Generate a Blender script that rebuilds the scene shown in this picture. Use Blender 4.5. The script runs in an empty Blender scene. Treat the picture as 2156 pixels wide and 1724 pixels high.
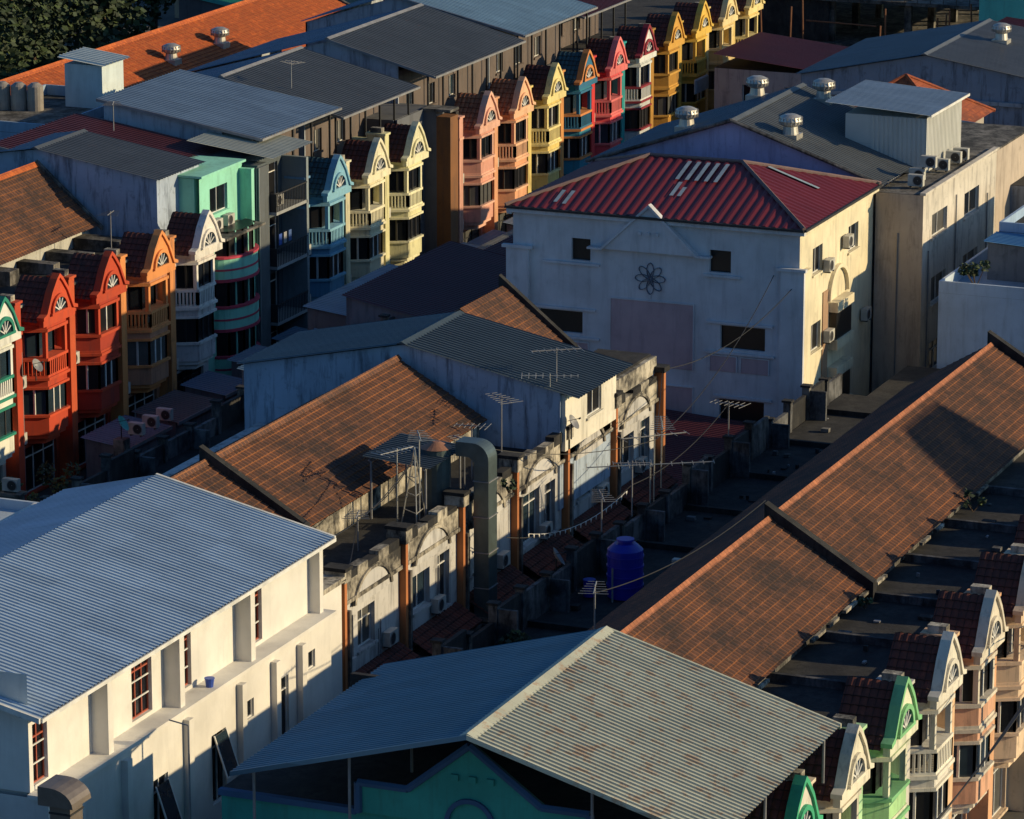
import bpy, math, random
from mathutils import Vector
random.seed(7)
R=random.random
def ru(a,b): return a+(b-a)*R()
# ---------------------------------------------------------------- materials
def newmat(name):
    m=bpy.data.materials.new(name); m.use_nodes=True
    nt=m.node_tree; return m,nt,nt.nodes['Principled BSDF']
def nd(nt,t,**k):
    n=nt.nodes.new(t)
    for a,b in k.items(): setattr(n,a,b)
    return n
def noise(nt,vec,scale,detail=4,rough=.55):
    n=nd(nt,'ShaderNodeTexNoise'); n.inputs['Scale'].default_value=scale
    n.inputs['Detail'].default_value=detail; n.inputs['Roughness'].default_value=rough
    if vec: nt.links.new(vec,n.inputs['Vector'])
    return n.outputs['Fac']
def mapping(nt,vec,sc):
    n=nd(nt,'ShaderNodeMapping'); n.inputs['Scale'].default_value=sc
    nt.links.new(vec,n.inputs['Vector']); return n.outputs[0]
def mrange(nt,v,a,b,c=0,d=1):
    n=nd(nt,'ShaderNodeMapRange'); nt.links.new(v,n.inputs[0])
    for i,x in enumerate((a,b,c,d)): n.inputs[i+1].default_value=x
    return n.outputs[0]
def mix(nt,f,a,b,bt='MIX'):
    n=nd(nt,'ShaderNodeMix',data_type='RGBA',blend_type=bt)
    for s,v in ((n.inputs[0],f),(n.inputs[6],a),(n.inputs[7],b)):
        if isinstance(v,(int,float)): s.default_value=v
        elif isinstance(v,(tuple,list)): s.default_value=(*v[:3],1)
        else: nt.links.new(v,s)
    return n.outputs[2]
def bump(nt,bs,h,st=.3,dist=.02):
    n=nd(nt,'ShaderNodeBump'); n.inputs['Strength'].default_value=st; n.inputs['Distance'].default_value=dist
    nt.links.new(h,n.inputs['Height']); nt.links.new(n.outputs[0],bs.inputs['Normal'])
def mul(c,k): return tuple(min(1,x*k) for x in c)
_c={}
def stucco(col,stain=.5,name='painted_stucco',dark=(.035,.035,.04)):
    key=(col,stain,dark)
    if key in _c: return _c[key]
    m,nt,bs=newmat(name); tc=nd(nt,'ShaderNodeTexCoord').outputs['Object']
    n1=noise(nt,tc,.5,5); n2=noise(nt,mapping(nt,tc,(2.4,2.4,.3)),1.,6,.7); n3=noise(nt,tc,1.7,8,.7)
    base=mix(nt,mrange(nt,n1,.3,.7),mul(col,.8),mul(col,1.06))
    st=mrange(nt,n2,.5,.74,0,stain)
    c=mix(nt,st,base,dark)
    c=mix(nt,mrange(nt,n3,.56,.76,0,stain*.9),c,mul(col,.3))
    nt.links.new(c,bs.inputs['Base Color']); bs.inputs['Roughness'].default_value=.85
    bump(nt,bs,noise(nt,tc,14,4),.25,.015)
    _c[key]=m; return m
def grime(col,dark,name='weathered_concrete'):
    key=(col,dark)
    if key in _c: return _c[key]
    m,nt,bs=newmat(name); tc=nd(nt,'ShaderNodeTexCoord').outputs['Object']
    n1=noise(nt,tc,.7,9,.7); n2=noise(nt,mapping(nt,tc,(1.8,1.8,.5)),1.4,7,.7)
    c=mix(nt,mrange(nt,n1,.38,.6),col,dark); c=mix(nt,mrange(nt,n2,.48,.66),c,mul(dark,.6))
    nt.links.new(c,bs.inputs['Base Color']); bs.inputs['Roughness'].default_value=.95
    bump(nt,bs,noise(nt,tc,8,6,.7),.5,.03)
    _c[key]=m; return m
def tile(c1,c2,grout,name='roof_tiles',moss=.5):
    m,nt,bs=newmat(name); t=nd(nt,'ShaderNodeTexCoord'); uv=t.outputs['UV']
    br=nd(nt,'ShaderNodeTexBrick'); nt.links.new(uv,br.inputs['Vector']); br.offset=0
    for k,v in (('Scale',1.),('Brick Width',.28),('Row Height',.34),('Mortar Size',.022),('Mortar Smooth',.3),('Bias',0.)): br.inputs[k].default_value=v
    br.inputs['Color1'].default_value=(*c1,1); br.inputs['Color2'].default_value=(*c2,1); br.inputs['Mortar'].default_value=(*grout,1)
    ob=t.outputs['Object']; n=noise(nt,ob,.45,9,.7); n2=noise(nt,ob,2.2,7,.75); n3=noise(nt,mapping(nt,uv,(.5,2.9,1)),1.,4,.7)
    c=mix(nt,mrange(nt,n,.42,.62,0,moss),br.outputs[0],(.022,.018,.017)); c=mix(nt,mrange(nt,n2,.52,.72,0,.55),c,mul(c1,2.1)); c=mix(nt,mrange(nt,n3,.5,.7,0,.45),c,mul(c1,.4))
    nt.links.new(c,bs.inputs['Base Color']); bs.inputs['Roughness'].default_value=.85; return m
def metal(col,rust=.2,name='corrugated_metal',rough=.5,rc=(.25,.09,.04),rt=(.6,.7),rs=2.6):
    m,nt,bs=newmat(name); t=nd(nt,'ShaderNodeTexCoord'); uv=t.outputs['UV']; ob=t.outputs['Object']
    br=nd(nt,'ShaderNodeTexBrick'); nt.links.new(uv,br.inputs['Vector']); br.offset=.5
    for k,v in (('Scale',1.),('Brick Width',1.0),('Row Height',2.4),('Mortar Size',.008),('Bias',0.)): br.inputs[k].default_value=v
    br.inputs['Color1'].default_value=(*mul(col,.9),1); br.inputs['Color2'].default_value=(*mul(col,1.05),1); br.inputs['Mortar'].default_value=(*mul(col,.7),1)
    n=noise(nt,mapping(nt,uv,(1.2,.35,1)),1.,5,.6); n2=noise(nt,ob,rs,8,.75); n4=noise(nt,ob,.35,4,.6)
    c=mix(nt,mrange(nt,n,.45,.75,0,.35),br.outputs[0],mul(col,.5)); c=mix(nt,mrange(nt,n4,.45,.65,0,.3),c,mul(col,.6))
    c=mix(nt,mrange(nt,n2,rt[0],rt[1],0,rust),c,rc)
    nt.links.new(c,bs.inputs['Base Color']); bs.inputs['Roughness'].default_value=rough; return m
def plain(col,rough=.7,name='paint',met=0.,var=.25):
    key=('p',col,rough,met)
    if key in _c: return _c[key]
    m,nt,bs=newmat(name); tc=nd(nt,'ShaderNodeTexCoord').outputs['Object']
    c=mix(nt,mrange(nt,noise(nt,tc,1.5,6,.65),.35,.65),mul(col,1-var),mul(col,1+var*.3))
    nt.links.new(c,bs.inputs['Base Color']); bs.inputs['Roughness'].default_value=rough; bs.inputs['Metallic'].default_value=met
    _c[key]=m; return m
GL=[plain((.008,.01,.014),.15,'dark_glass'),plain((.02,.035,.05),.12,'blue_glass'),plain((.008,.008,.01),.35,'dark_glass'),plain((.07,.07,.068),.5,'curtained_glass')]
WHT=plain((.64,.63,.6),.6,'white_frame'); DK=plain((.02,.02,.023),.6,'dark_metal'); GRY=plain((.22,.22,.23),.5,'grey_metal')
BLK=grime((.034,.032,.03),(.009,.009,.011),'mouldy_concrete'); CONC=grime((.2,.185,.165),(.026,.025,.024))
PAR=grime((.52,.47,.38),(.03,.028,.027),'stained_parapet')
TBR=tile((.13,.052,.028),(.085,.037,.023),(.30,.11,.035),moss=.8); TRED=tile((.13,.03,.017),(.08,.021,.015),(.045,.014,.01),'red_roof_tiles',.6)
TOR=tile((.52,.12,.02),(.42,.09,.016),(.3,.06,.018),'orange_roof_tiles',.2); TSAL=tile((.40,.14,.06),(.3,.10,.04),(.18,.06,.03),'terracotta_tiles',.3)
TTEAL=tile((.035,.10,.12),(.025,.07,.09),(.02,.04,.05),'teal_roof_tiles',.4)
# ---------------------------------------------------------------- builder
COL=bpy.context.scene.collection
class B:
    def __init__(s,name): s.name=name; s.p={}
    def g(s,part,mat):
        k=(part,mat.name)
        if k not in s.p: s.p[k]=[mat,[],[],[]]
        return s.p[k]
    def add(s,part,mat,vs,fs,uv=None):
        q=s.g(part,mat); o=len(q[1]); q[1].extend(tuple(v) for v in vs); q[2].extend([tuple(i+o for i in f) for f in fs])
        q[3].extend(uv if uv else [(v[0],v[2]) for v in vs])
    def box(s,part,mat,x0,x1,y0,y1,z0,z1):
        s.add(part,mat,[(x,y,z) for z in(z0,z1) for y in(y0,y1) for x in(x0,x1)],[(0,2,3,1),(4,5,7,6),(0,1,5,4),(2,6,7,3),(0,4,6,2),(1,3,7,5)])
    def poly(s,part,mat,pts): s.add(part,mat,pts,[tuple(range(len(pts)))])
    def prism(s,part,mat,pts,ax,a0,a1):
        f={'x':lambda p,a:(a,p[0],p[1]),'y':lambda p,a:(p[0],a,p[1]),'z':lambda p,a:(p[0],p[1],a)}[ax]
        n=len(pts); vs=[f(p,a0) for p in pts]+[f(p,a1) for p in pts]
        s.add(part,mat,vs,[tuple(range(n)),tuple(range(2*n-1,n-1,-1))]+[(i,(i+1)%n,n+(i+1)%n,n+i) for i in range(n)])
    def cyl(s,part,mat,p0,p1,r0,r1=None,n=10,cap=True):
        p0=Vector(p0);p1=Vector(p1); r1=r0 if r1 is None else r1
        d=(p1-p0).normalized(); a=d.orthogonal().normalized(); c=d.cross(a)
        vs=[p0+(a*math.cos(t)+c*math.sin(t))*r0 for t in[i*2*math.pi/n for i in range(n)]]+[p1+(a*math.cos(t)+c*math.sin(t))*r1 for t in[i*2*math.pi/n for i in range(n)]]
        fs=[(i,(i+1)%n,n+(i+1)%n,n+i) for i in range(n)]
        if cap: fs+=[tuple(range(n-1,-1,-1)),tuple(range(n,2*n))]
        s.add(part,mat,vs,fs)
    def ring(s,part,mat,P,r0,r1,a0,a1,d0,d1,n=14):
        vs=[];fs=[]
        for i in range(n+1):
            t=a0+(a1-a0)*i/n; c,sn=math.cos(t),math.sin(t)
            vs+=[P(r0*c,r0*sn,d0),P(r1*c,r1*sn,d0),P(r1*c,r1*sn,d1),P(r0*c,r0*sn,d1)]
            if i<n:
                o=4*i
                fs+=[(o+k,o+(k+1)%4,o+4+(k+1)%4,o+4+k) for k in range(4)]
        s.add(part,mat,vs,fs)
    def sheet(s,part,mat,O,Uv,Vv,lu,lv,kind='corr',pitch=None,h=.04):
        O=Vector(O);U=Vector(Uv).normalized();V=Vector(Vv).normalized();N=U.cross(V)
        if N.z<0:N=-N
        if kind=='tile':
            pitch=pitch or .28; prof=[(0,0),(.25,.03),(.5,.045),(.75,.03)]; rows=[];v=0
            while v<lv-.01:
                v2=min(lv,v+.34); rows+=[(v,0),(v2,.04)]; v=v2
        else:
            pitch=pitch or .3; prof=[(0,0),(.5,0),(.62,h),(.88,h)]; rows=[(0,0),(lv,0)]
        us=[];k=0
        while k*pitch<lu:
            for f,hh in prof:
                u=(k+f)*pitch
                if u<lu: us.append((u,hh))
            k+=1
        us.append((lu,0)); vs=[];uv=[];fs=[];n=len(us)
        for v,hv in rows:
            for u,hu in us:
                vs.append(O+U*u+V*v+N*(hu+hv)); uv.append((u,v))
        for j in range(len(rows)-1):
            for i in range(n-1): fs.append((j*n+i,j*n+i+1,(j+1)*n+i+1,(j+1)*n+i))
        s.add(part,mat,vs,fs,uv)
    def wall(s,axis,pl,u0,u1,z0,z1,ops,mat,depth=.2,frame=None,glass=None,sill=True,part='walls'):
        frame=frame or WHT
        if axis=='y': P=lambda u,z,d:(u,pl+d,z)
        else: P=lambda u,z,d:(pl+d,u,z)
        def bx(pt,m,a,b,c,d,e,f):
            if axis=='y': s.box(pt,m,a,b,pl+e,pl+f,c,d)
            else: s.box(pt,m,pl+e,pl+f,a,b,c,d)
        us=sorted({u0,u1,*[o[0] for o in ops],*[o[1] for o in ops]}); zs=sorted({z0,z1,*[o[2] for o in ops],*[o[3] for o in ops]})
        for i in range(len(us)-1):
            for j in range(len(zs)-1):
                cu=(us[i]+us[i+1])/2;cz=(zs[j]+zs[j+1])/2
                if any(o[0]<cu<o[1] and o[2]<cz<o[3] for o in ops): continue
                s.poly(part,mat,[P(us[i],zs[j],0),P(us[i+1],zs[j],0),P(us[i+1],zs[j+1],0),P(us[i],zs[j+1],0)])
        for o in ops:
            a,b,c,d=o[:4]; mu=o[4] if len(o)>4 else 2
            for q in ([(a,c),(b,c)],[(b,c),(b,d)],[(b,d),(a,d)],[(a,d),(a,c)]):
                s.poly(part,mat,[P(*q[0],0),P(*q[1],0),P(*q[1],depth),P(*q[0],depth)])
            g=glass or random.choice(GL)
            s.poly('window_glass',g,[P(a,c,depth),P(b,c,depth),P(b,d,depth),P(a,d,depth)])
            if mu>0:
                e,f=depth-.06,depth-.01;w=.05
                bx('window_frames',frame,a,b,c,c+w,e,f);bx('window_frames',frame,a,b,d-w,d,e,f)
                for k in range(mu+1):
                    u=a+(b-a-w)*k/mu; bx('window_frames',frame,u,u+w,c+w,d-w,e,f)
                if d-c>1.5: bx('window_frames',frame,a+w,b-w,d-.55,d-.5,e-.003,f)
            if sill and mu>0: bx('sills',mat,a-.12,b+.12,c-.12,c-.01,-.1,.02)
    def done(s):
        emp=None
        keys=list(s.p)
        if len(keys)>1:
            emp=bpy.data.objects.new(s.name,None); COL.objects.link(emp)
        for k in keys:
            mat,vs,fs,uv=s.p[k]; nm=k[0] if emp else s.name
            me=bpy.data.meshes.new(nm); me.from_pydata(vs,[],fs); me.materials.append(mat)
            ul=me.uv_layers.new(name='UVMap')
            for l in me.loops: ul.data[l.index].uv=uv[l.vertex_index]
            o=bpy.data.objects.new(nm,me); COL.objects.link(o)
            if emp: o.parent=emp
# ---------------------------------------------------------------- small objects
ACW=plain((.46,.45,.41),.6,'aged_white_plastic')
def aircon(x,y,z,face='y',w=.8):
    b=B('air_conditioner'); c=ACW; d=.32;h=.58
    if face=='y':
        b.box('casing',c,x-w/2,x+w/2,y-d,y,z,z+h); P=lambda u,v,dd:(x-.12+u,y-d-dd,z+h/2+v)
    else:
        b.box('casing',c,x-d,x,y-w/2,y+w/2,z,z+h); P=lambda u,v,dd:(x-d-dd,y-.12+u,z+h/2+v)
    b.ring('fan_grille',DK,P,.02,.23,0,2*math.pi,.004,.012,16); b.ring('fan_rim',GRY,P,.23,.26,0,2*math.pi,.0,.03,16)
    if face=='y': b.box('feet',DK,x-w/2+.1,x-w/2+.16,y-d,y,z-.08,z-.002);b.box('feet',DK,x+w/2-.16,x+w/2-.1,y-d,y,z-.08,z-.002)
    else: b.box('feet',DK,x-d,x,y-w/2+.1,y-w/2+.16,z-.08,z-.002);b.box('feet',DK,x-d,x,y+w/2-.16,y+w/2-.1,z-.08,z-.002)
    b.done()
def vent(x,y,z):
    b=B('turbine_roof_vent'); m=plain((.5,.47,.42),.4,'galvanised',.5)
    b.box('base',m,x-.5,x+.5,y-.5,y+.5,z-.4,z+.12); b.cyl('neck',m,(x,y,z+.12),(x,y,z+.5),.42,.36,16)
    pr=[(.36,.5),(.55,.62),(.62,.8),(.55,1.0),(.3,1.12),(.02,1.16)]
    for (r0,h0),(r1,h1) in zip(pr,pr[1:]): b.cyl('turbine',m,(x,y,z+h0),(x,y,z+h1),r0,r1,18,False)
    for i in range(18):
        t=i*math.pi/9; b.box('fins',GRY,x+.6*math.cos(t)-.015,x+.6*math.cos(t)+.015,y+.6*math.sin(t)-.015,y+.6*math.sin(t)+.015,z+.6,z+1.0)
    b.done()
def antenna(x,y,z,h,az=0.,n=7,L=1.6,tilt=0.,mat=None):
    b=B('tv_antenna'); m=mat or GRY; b.cyl('mast',m,(x,y,z),(x,y,z+h),.03,n=6)
    dx,dy=math.cos(az),math.sin(az); p=lambda t,s,o=0:(x+dx*t-dy*s,y+dy*t+dx*s,z+h-.1+tilt*t+o)
    b.cyl('boom',m,p(-L/2,0),p(L/2,0),.028,n=6)
    for i in range(n):
        t=-L/2+L*i/(n-1); w=.55-.3*i/n; b.cyl('elements',m,p(t,-w),p(t,w),.014,n=5)
    b.done()
def dish(x,y,z,az=-.6,r=.4,mat=None):
    b=B('satellite_dish'); m=mat or GRY; d=Vector((math.cos(az)*.8,math.sin(az)*.8,.55)).normalized(); a=d.orthogonal().normalized(); c=d.cross(a); o=Vector((x,y,z+.7))
    for (r0,k0),(r1,k1) in [((.02,0),(r*.5,.04)),((r*.5,.04),(r,.15))]:
        vs=[];n=18
        for rr,kk in((r0,k0),(r1,k1)):
            vs+=[o+d*kk+(a*math.cos(i*2*math.pi/n)+c*math.sin(i*2*math.pi/n))*rr for i in range(n)]
        b.add('reflector',m,vs,[(i,(i+1)%n,n+(i+1)%n,n+i) for i in range(n)])
    b.cyl('arm',DK,o-c*r*.8,o+d*.45,.015,n=5); b.cyl('feed',DK,o+d*.4,o+d*.5,.04,n=6); b.cyl('pole',DK,(x,y,z),o,.03,n=6); b.done()
LEAF=[]
for i,c in enumerate([(.03,.05,.016),(.05,.08,.02),(.016,.032,.012)]):
    LEAF.append(plain(c,.7,'foliage',0,.4))
def leaves(b,cen,rad,n,s):
    for _ in range(n):
        th=R()*6.283; ph=math.acos(2*R()-1); r=.55+.45*R()
        p=Vector((cen[0]+rad[0]*r*math.sin(ph)*math.cos(th),cen[1]+rad[1]*r*math.sin(ph)*math.sin(th),cen[2]+rad[2]*r*math.cos(ph)))
        a=Vector((ru(-1,1),ru(-1,1),ru(-.6,.6))).normalized()*s*ru(.6,1.3); c=a.orthogonal()*.55
        b.add('foliage',LEAF[0 if R()<.5 else (1 if R()<.5 else 2)],[p-a,p+c,p+a,p-c],[(0,1,2,3)])
def tree(x,y,h,r,name='broadleaf_tree',dens=1.):
    b=B(name); bark=plain((.09,.06,.04),.9,'bark')
    b.cyl('trunk',bark,(x,y,0),(x+.3,y,h*.55),.4,.2,8)
    for i in range(13):
        t=ru(0,6.28); rr=ru(.1,.75)*r; cz=h*ru(.42,.9); c=(x+rr*math.cos(t),y+rr*math.sin(t),cz)
        b.cyl('limbs',bark,(x+.2,y,h*.42),c,.12,.03,5); k=r*ru(.28,.45); leaves(b,c,(k,k,k*.75),int(260*dens),.3)
    b.done()
def cypress(x,y,h,r):
    b=B('mast_tree'); bark=plain((.09,.06,.04),.9,'bark'); b.cyl('trunk',bark,(x,y,0),(x,y,h*.95),.25,.05,7)
    for i in range(18):
        f=(i+.5)/18; k=r*(1-f)**.6+.25; leaves(b,(x+ru(-.2,.2),y+ru(-.2,.2),h*(.06+.92*f)),(k,k,h*.05),150,.26)
    b.done()
def shrub(x,y,z,s=.5,n=90,name='rooftop_plant'):
    b=B(name); bark=plain((.09,.06,.04),.9,'bark')
    for i in range(5):
        t=ru(0,6.28); p=(x+.7*s*math.cos(t),y+.7*s*math.sin(t),z+s*ru(.7,1.6)); b.cyl('stems',bark,(x,y,z),p,.03,.015,5); leaves(b,p,(s*.4,s*.4,s*.35),n//5,.11)
    b.done()
# ---------------------------------------------------------------- shophouse with turret bay
def bayp(cx,yf,half,dep,g,n=0):
    if n==0: return [(cx-half-g,yf+.05),(cx-half*.6-g*.7,yf-dep-g),(cx+half*.6+g*.7,yf-dep-g),(cx+half+g,yf+.05)]
    return [(cx-(half+g)*math.cos(math.pi*i/n),yf+.05-(dep+g)*math.sin(math.pi*i/n)) for i in range(n+1)]
def bayglass(b,pts,z0,z1,frame,glass):
    b.prism('bay_glass',glass,pts,'z',z0,z1)
    fp=[Vector(p) for p in pts]
    for a,c in zip(fp,fp[1:]):
        L=(c-a).length; k=max(1,round(L/.65))
        for i in range(k+1):
            q=a.lerp(c,i/k); b.box('bay_mullions',frame,q.x-.045,q.x+.045,q.y-.045,q.y+.045,z0+.002,z1-.002)
def shophouse(x0,yf,col,trim=None,tm=None,pier=None,peak=10.9,depth=13,roofz=8.9,stain=.5,stripe=None,pz=0,name='turret_shophouse'):
    x1=x0+5.4; b=B(name); M=stucco(col,stain); T=stucco(trim or mul(col,1.15),stain*.8); PR=stucco(pier or col,stain); tm=tm or TRED
    S=stucco(stripe,.3) if stripe else T; fr=random.choice([WHT,WHT,DK]); cx=x0+3.1
    ops=[(x0+.5,x0+1.25,6.6,8.2,1),(x0+.6,x1-.6,.2,2.5,4)]
    if R()<.7: ops.append((x0+.5,x0+1.2,3.8,5.3,1))
    b.wall('y',yf,x0,x1,0,roofz+.05,ops,M,frame=fr)
    b.box('walls',M,x0+.003,x1-.003,yf+.25,yf+depth,0,roofz-.1)
    if depth>1: b.box('terrace',BLK,x0,x1,yf+.28,yf+depth,roofz-.1,roofz)
    b.box('parapet',PAR if R()<.4 else M,x0+.3,x1-.3,yf+.02,yf+.25,roofz+.05,roofz+.65)
    b.box('parapet_cap',PAR,x0+.3,x1-.3,yf-.04,yf+.31,roofz+.65,roofz+.77)
    h=1.6;d=1.1; bal=R()<.45; open3=R()<.5
    seg=[(2.7,3.0,-.35,T),(3.0,3.2,-.1,T),(3.2,4.1,0,M),(4.1,4.22,.1,S),(5.5,5.62,.1,S),(5.62,5.95,0,M),(5.95,6.09,.14,S),(6.09,6.2,.06,T),(8.35,8.5,.1,T),(8.5,8.75,.02,M)]
    if bal:
        pts=[Vector(p) for p in bayp(cx,yf,h,d,.02)]
        for p,q in zip(pts,pts[1:]):
            n=max(2,round((q-p).length/.2))
            for i in range(n+1):
                c=p.lerp(q,i/n); b.box('balusters',T,c.x-.045,c.x+.045,c.y-.045,c.y+.045,6.201,6.9)
        seg+=[(6.9,7.04,.08,S)]
    else: seg+=[(6.2,6.9,.02,M),(6.9,7.04,.13,S)]
    for z0,z1,g,mm in seg: b.prism('bay',mm,bayp(cx,yf,h,d,g),'z',z0,z1)
    bayglass(b,bayp(cx,yf,h-.08,d-.1,0),4.22,5.5,fr,random.choice(GL))
    bayglass(b,bayp(cx,yf,h-.35,d-.6 if open3 else d-.15,0),6.2,8.35,fr,random.choice(GL[:3]))
    for u,v in ((-h*.6,-d+.08),(h*.6,-d+.08)): b.box('bay_posts',T,cx+u-.1,cx+u+.1,yf+v-.08,yf+v+.12,7.04,8.35)
    yg=yf-1.3; zb=8.7; sh=9.1
    g=[(-1.6,zb),(-1.6,sh),(-1.3,sh+.1),(-.75,peak-.75),(-.28,peak-.2),(0,peak),(.28,peak-.2),(.75,peak-.75),(1.3,sh+.1),(1.6,sh),(1.6,zb)]
    b.prism('gable',T,[(cx+u,z) for u,z in g],'y',yg,yg+.25)
    up=[(-1.72,sh+.1),(-1.36,sh+.22),(-.8,peak-.62),(-.3,peak-.05),(0,peak+.18)]; lo=[(-1.72,sh-.06),(-1.3,sh+.03),(-.75,peak-.8),(-.26,peak-.25),(0,peak-.02)]
    for sg in(-1,1):
        for i in range(4): b.prism('gable_rake',S,[(cx+sg*p[0],p[1]) for p in (up[i],up[i+1],lo[i+1],lo[i])],'y',yg-.1,yg+.3)
        sl=Vector((sg*1.62,0,-(peak-9.1)))
        b.sheet('turret_roof',tm,(cx,yg+.3,peak-.08),(0,1,0),sl,1.75,sl.length+.15,'tile')
    b.box('turret_body',M,cx-1.45,cx+1.45,yg+.252,yf+.6,8.75,9.05); b.prism('turret_body',M,[(cx-1.45,9.05),(cx,peak-.15),(cx+1.45,9.05)],'y',yg+.9,yf+.62)
    P=lambda u,z,dd:(cx+u,yg-dd,9.25+z)
    b.ring('fanlight',S,P,.66,.84,0,math.pi,0.0,.12,14); b.ring('fanlight_glass',GL[1],P,.02,.66,0,math.pi,.0,.02,14)
    for a in (.5,1.07,1.57,2.07,2.64): b.prism('fanlight_bars',WHT,[(cx+.03*math.sin(a),9.25-.03*math.cos(a)),(cx-.03*math.sin(a),9.25+.03*math.cos(a)),(cx+.66*math.cos(a)-.03*math.sin(a),9.25+.66*math.sin(a)+.03*math.cos(a)),(cx+.66*math.cos(a)+.03*math.sin(a),9.25+.66*math.sin(a)-.03*math.cos(a))],'y',yg-.05,yg-.022)
    b.box('fanlight_sill',S,cx-.9,cx+.9,yg-.13,yg-.001,9.13,9.25)
    ph=ru(-.15,.3)+pz
    b.box('pier',PR,x0-.28,x0+.28,yf-.75,yf+.35,0,10.0+ph); b.box('pier_cap',PR,x0-.36,x0+.36,yf-.83,yf+.43,10.0+ph,10.12+ph); b.box('pier_top',PAR,x0-.2,x0+.2,yf-.5,yf+.2,10.12+ph,10.4+ph)
    b.box('pier_shoulder',PR,x0-.27,x0+.27,yf+.352,yf+(1.4 if depth>1 else .45),8.0,9.6+pz); b.box('pier_band',T,x0-.33,x0+.33,yf-.8,yf+.1,8.6,8.75)
    if R()<.5:
        zz=ru(7.2,7.8); b.cyl('drain_pipe',GRY,(x0+1.45,yf-.06,0),(x0+1.45,yf-.06,zz),.05,n=6)
    if R()<.4:
        for i in range(5): b.box('window_grille',WHT,x0+.5+i*.17,x0+.53+i*.17,yf-.12,yf-.09,6.6,7.5)
        b.box('window_grille',WHT,x0+.47,x0+1.25,yf-.125,yf-.085,7.5,7.54); b.box('window_grille',WHT,x0+.47,x0+1.25,yf-.125,yf-.085,6.56,6.6)
    b.done()
    if R()<.5: aircon(x0+1.,yf-.02,5.7)
    if R()<.4: aircon(x0+.9,yf-.02,2.9)
def block(name,x0,x1,y0,y1,z0,z1,mat,ops_y=(),ops_x=(),top=None,par=0,frame=None):
    b=B(name); b.wall('y',y0,x0,x1,z0,z1,list(ops_y),mat,frame=frame); b.wall('x',x0,y0,y1,z0,z1,list(ops_x),mat,frame=frame)
    b.box('walls',mat,x0+.23,x1,y0+.23,y1,z0,z1-.05)
    b.box('flat_roof',top or BLK,x0+.002,x1+.002,y0+.002,y1+.002,z1-.04,z1+.02)
    if par:
        b.box('parapet',mat,x0,x1,y0,y0+.15,z1+.021,z1+par);b.box('parapet',mat,x0,x1,y1-.15,y1,z1+.021,z1+par);b.box('parapet',mat,x0,x0+.15,y0+.15,y1-.15,z1+.021,z1+par);b.box('parapet',mat,x1-.15,x1,y0+.15,y1-.15,z1+.021,z1+par)
    return b
def gable_x(b,mat,wallmat,x0,x1,y0,y1,ze,yr,zr,kind='corr',ov=.3,z0=0,pitch=.3,wall=True,mat2=None,h=.04,wi=0.):
    if wall:
        s0=(zr-ze)/(yr-y0); b.prism('gable_wall',wallmat,[(y0+wi,z0),(y0+wi,ze-.08+s0*wi),(yr,zr-.1),(y1,ze-.08),(y1,z0)],'x',x0+ov,x1-ov)
    for ye,m in((y0,mat),(y1,mat2 or mat)):
        v=Vector((0,ye-yr,ze-zr)); b.sheet('roof',m,(x0,yr,zr),(1,0,0),v,x1-x0,v.length*(1+ov/abs(ye-yr)),kind,pitch,h)
    b.prism('ridge_cap',mat,[(yr-.25,zr-.02),(yr,zr+.1),(yr+.25,zr-.02)],'x',x0-.02,x1+.02)
# ================================================================ ROW A (facing -Y)
A={-2:dict(col=(.6,.6,.55)),-1:dict(col=(.7,.7,.62),trim=(.72,.72,.66),stripe=(.015,.22,.15),pier=(.015,.18,.12)),
0:dict(col=(.46,.05,.015),trim=(.54,.065,.018),pier=(.46,.05,.015)),1:dict(col=(.37,.035,.014),trim=(.47,.055,.016),pier=(.52,.08,.02)),
2:dict(col=(.5,.23,.13),trim=(.68,.26,.08),pier=(.64,.24,.07)),3:dict(col=(.6,.55,.53),trim=(.72,.69,.64),pier=(.64,.25,.08),stain=.75),
6:dict(col=(.10,.26,.40),trim=(.2,.42,.55),tm=TTEAL,pier=(.12,.26,.42)),7:dict(col=(.62,.57,.40),trim=(.73,.68,.48),pier=(.6,.56,.38),stain=.75),
8:dict(col=(.64,.61,.36),trim=(.74,.7,.46),pier=(.66,.62,.34),pz=.9,stain=.7),10:dict(col=(.62,.30,.22),trim=(.72,.40,.29),tm=TSAL,pier=(.6,.3,.22)),
11:dict(col=(.66,.32,.17),trim=(.73,.42,.25),tm=TSAL),12:dict(col=(.66,.5,.16),trim=(.72,.6,.26),stain=.65),13:dict(col=(.02,.19,.28),trim=(.02,.14,.25),tm=TTEAL,stripe=(.6,.22,.06),pier=(.6,.26,.07)),
14:dict(col=(.68,.08,.09),trim=(.72,.17,.16),pier=(.6,.03,.03)),15:dict(col=(.48,.5,.5),trim=(.62,.63,.6),stripe=(.24,.015,.03),pier=(.01,.28,.28)),
16:dict(col=(.38,.19,.025),trim=(.56,.3,.05),pier=(.38,.19,.03)),17:dict(col=(.52,.31,.035),trim=(.66,.42,.07),pier=(.5,.31,.05)),18:dict(col=(.62,.46,.2),trim=(.7,.55,.28)),19:dict(col=(.66,.48,.17),trim=(.72,.58,.25))}
YA=96.3
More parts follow.
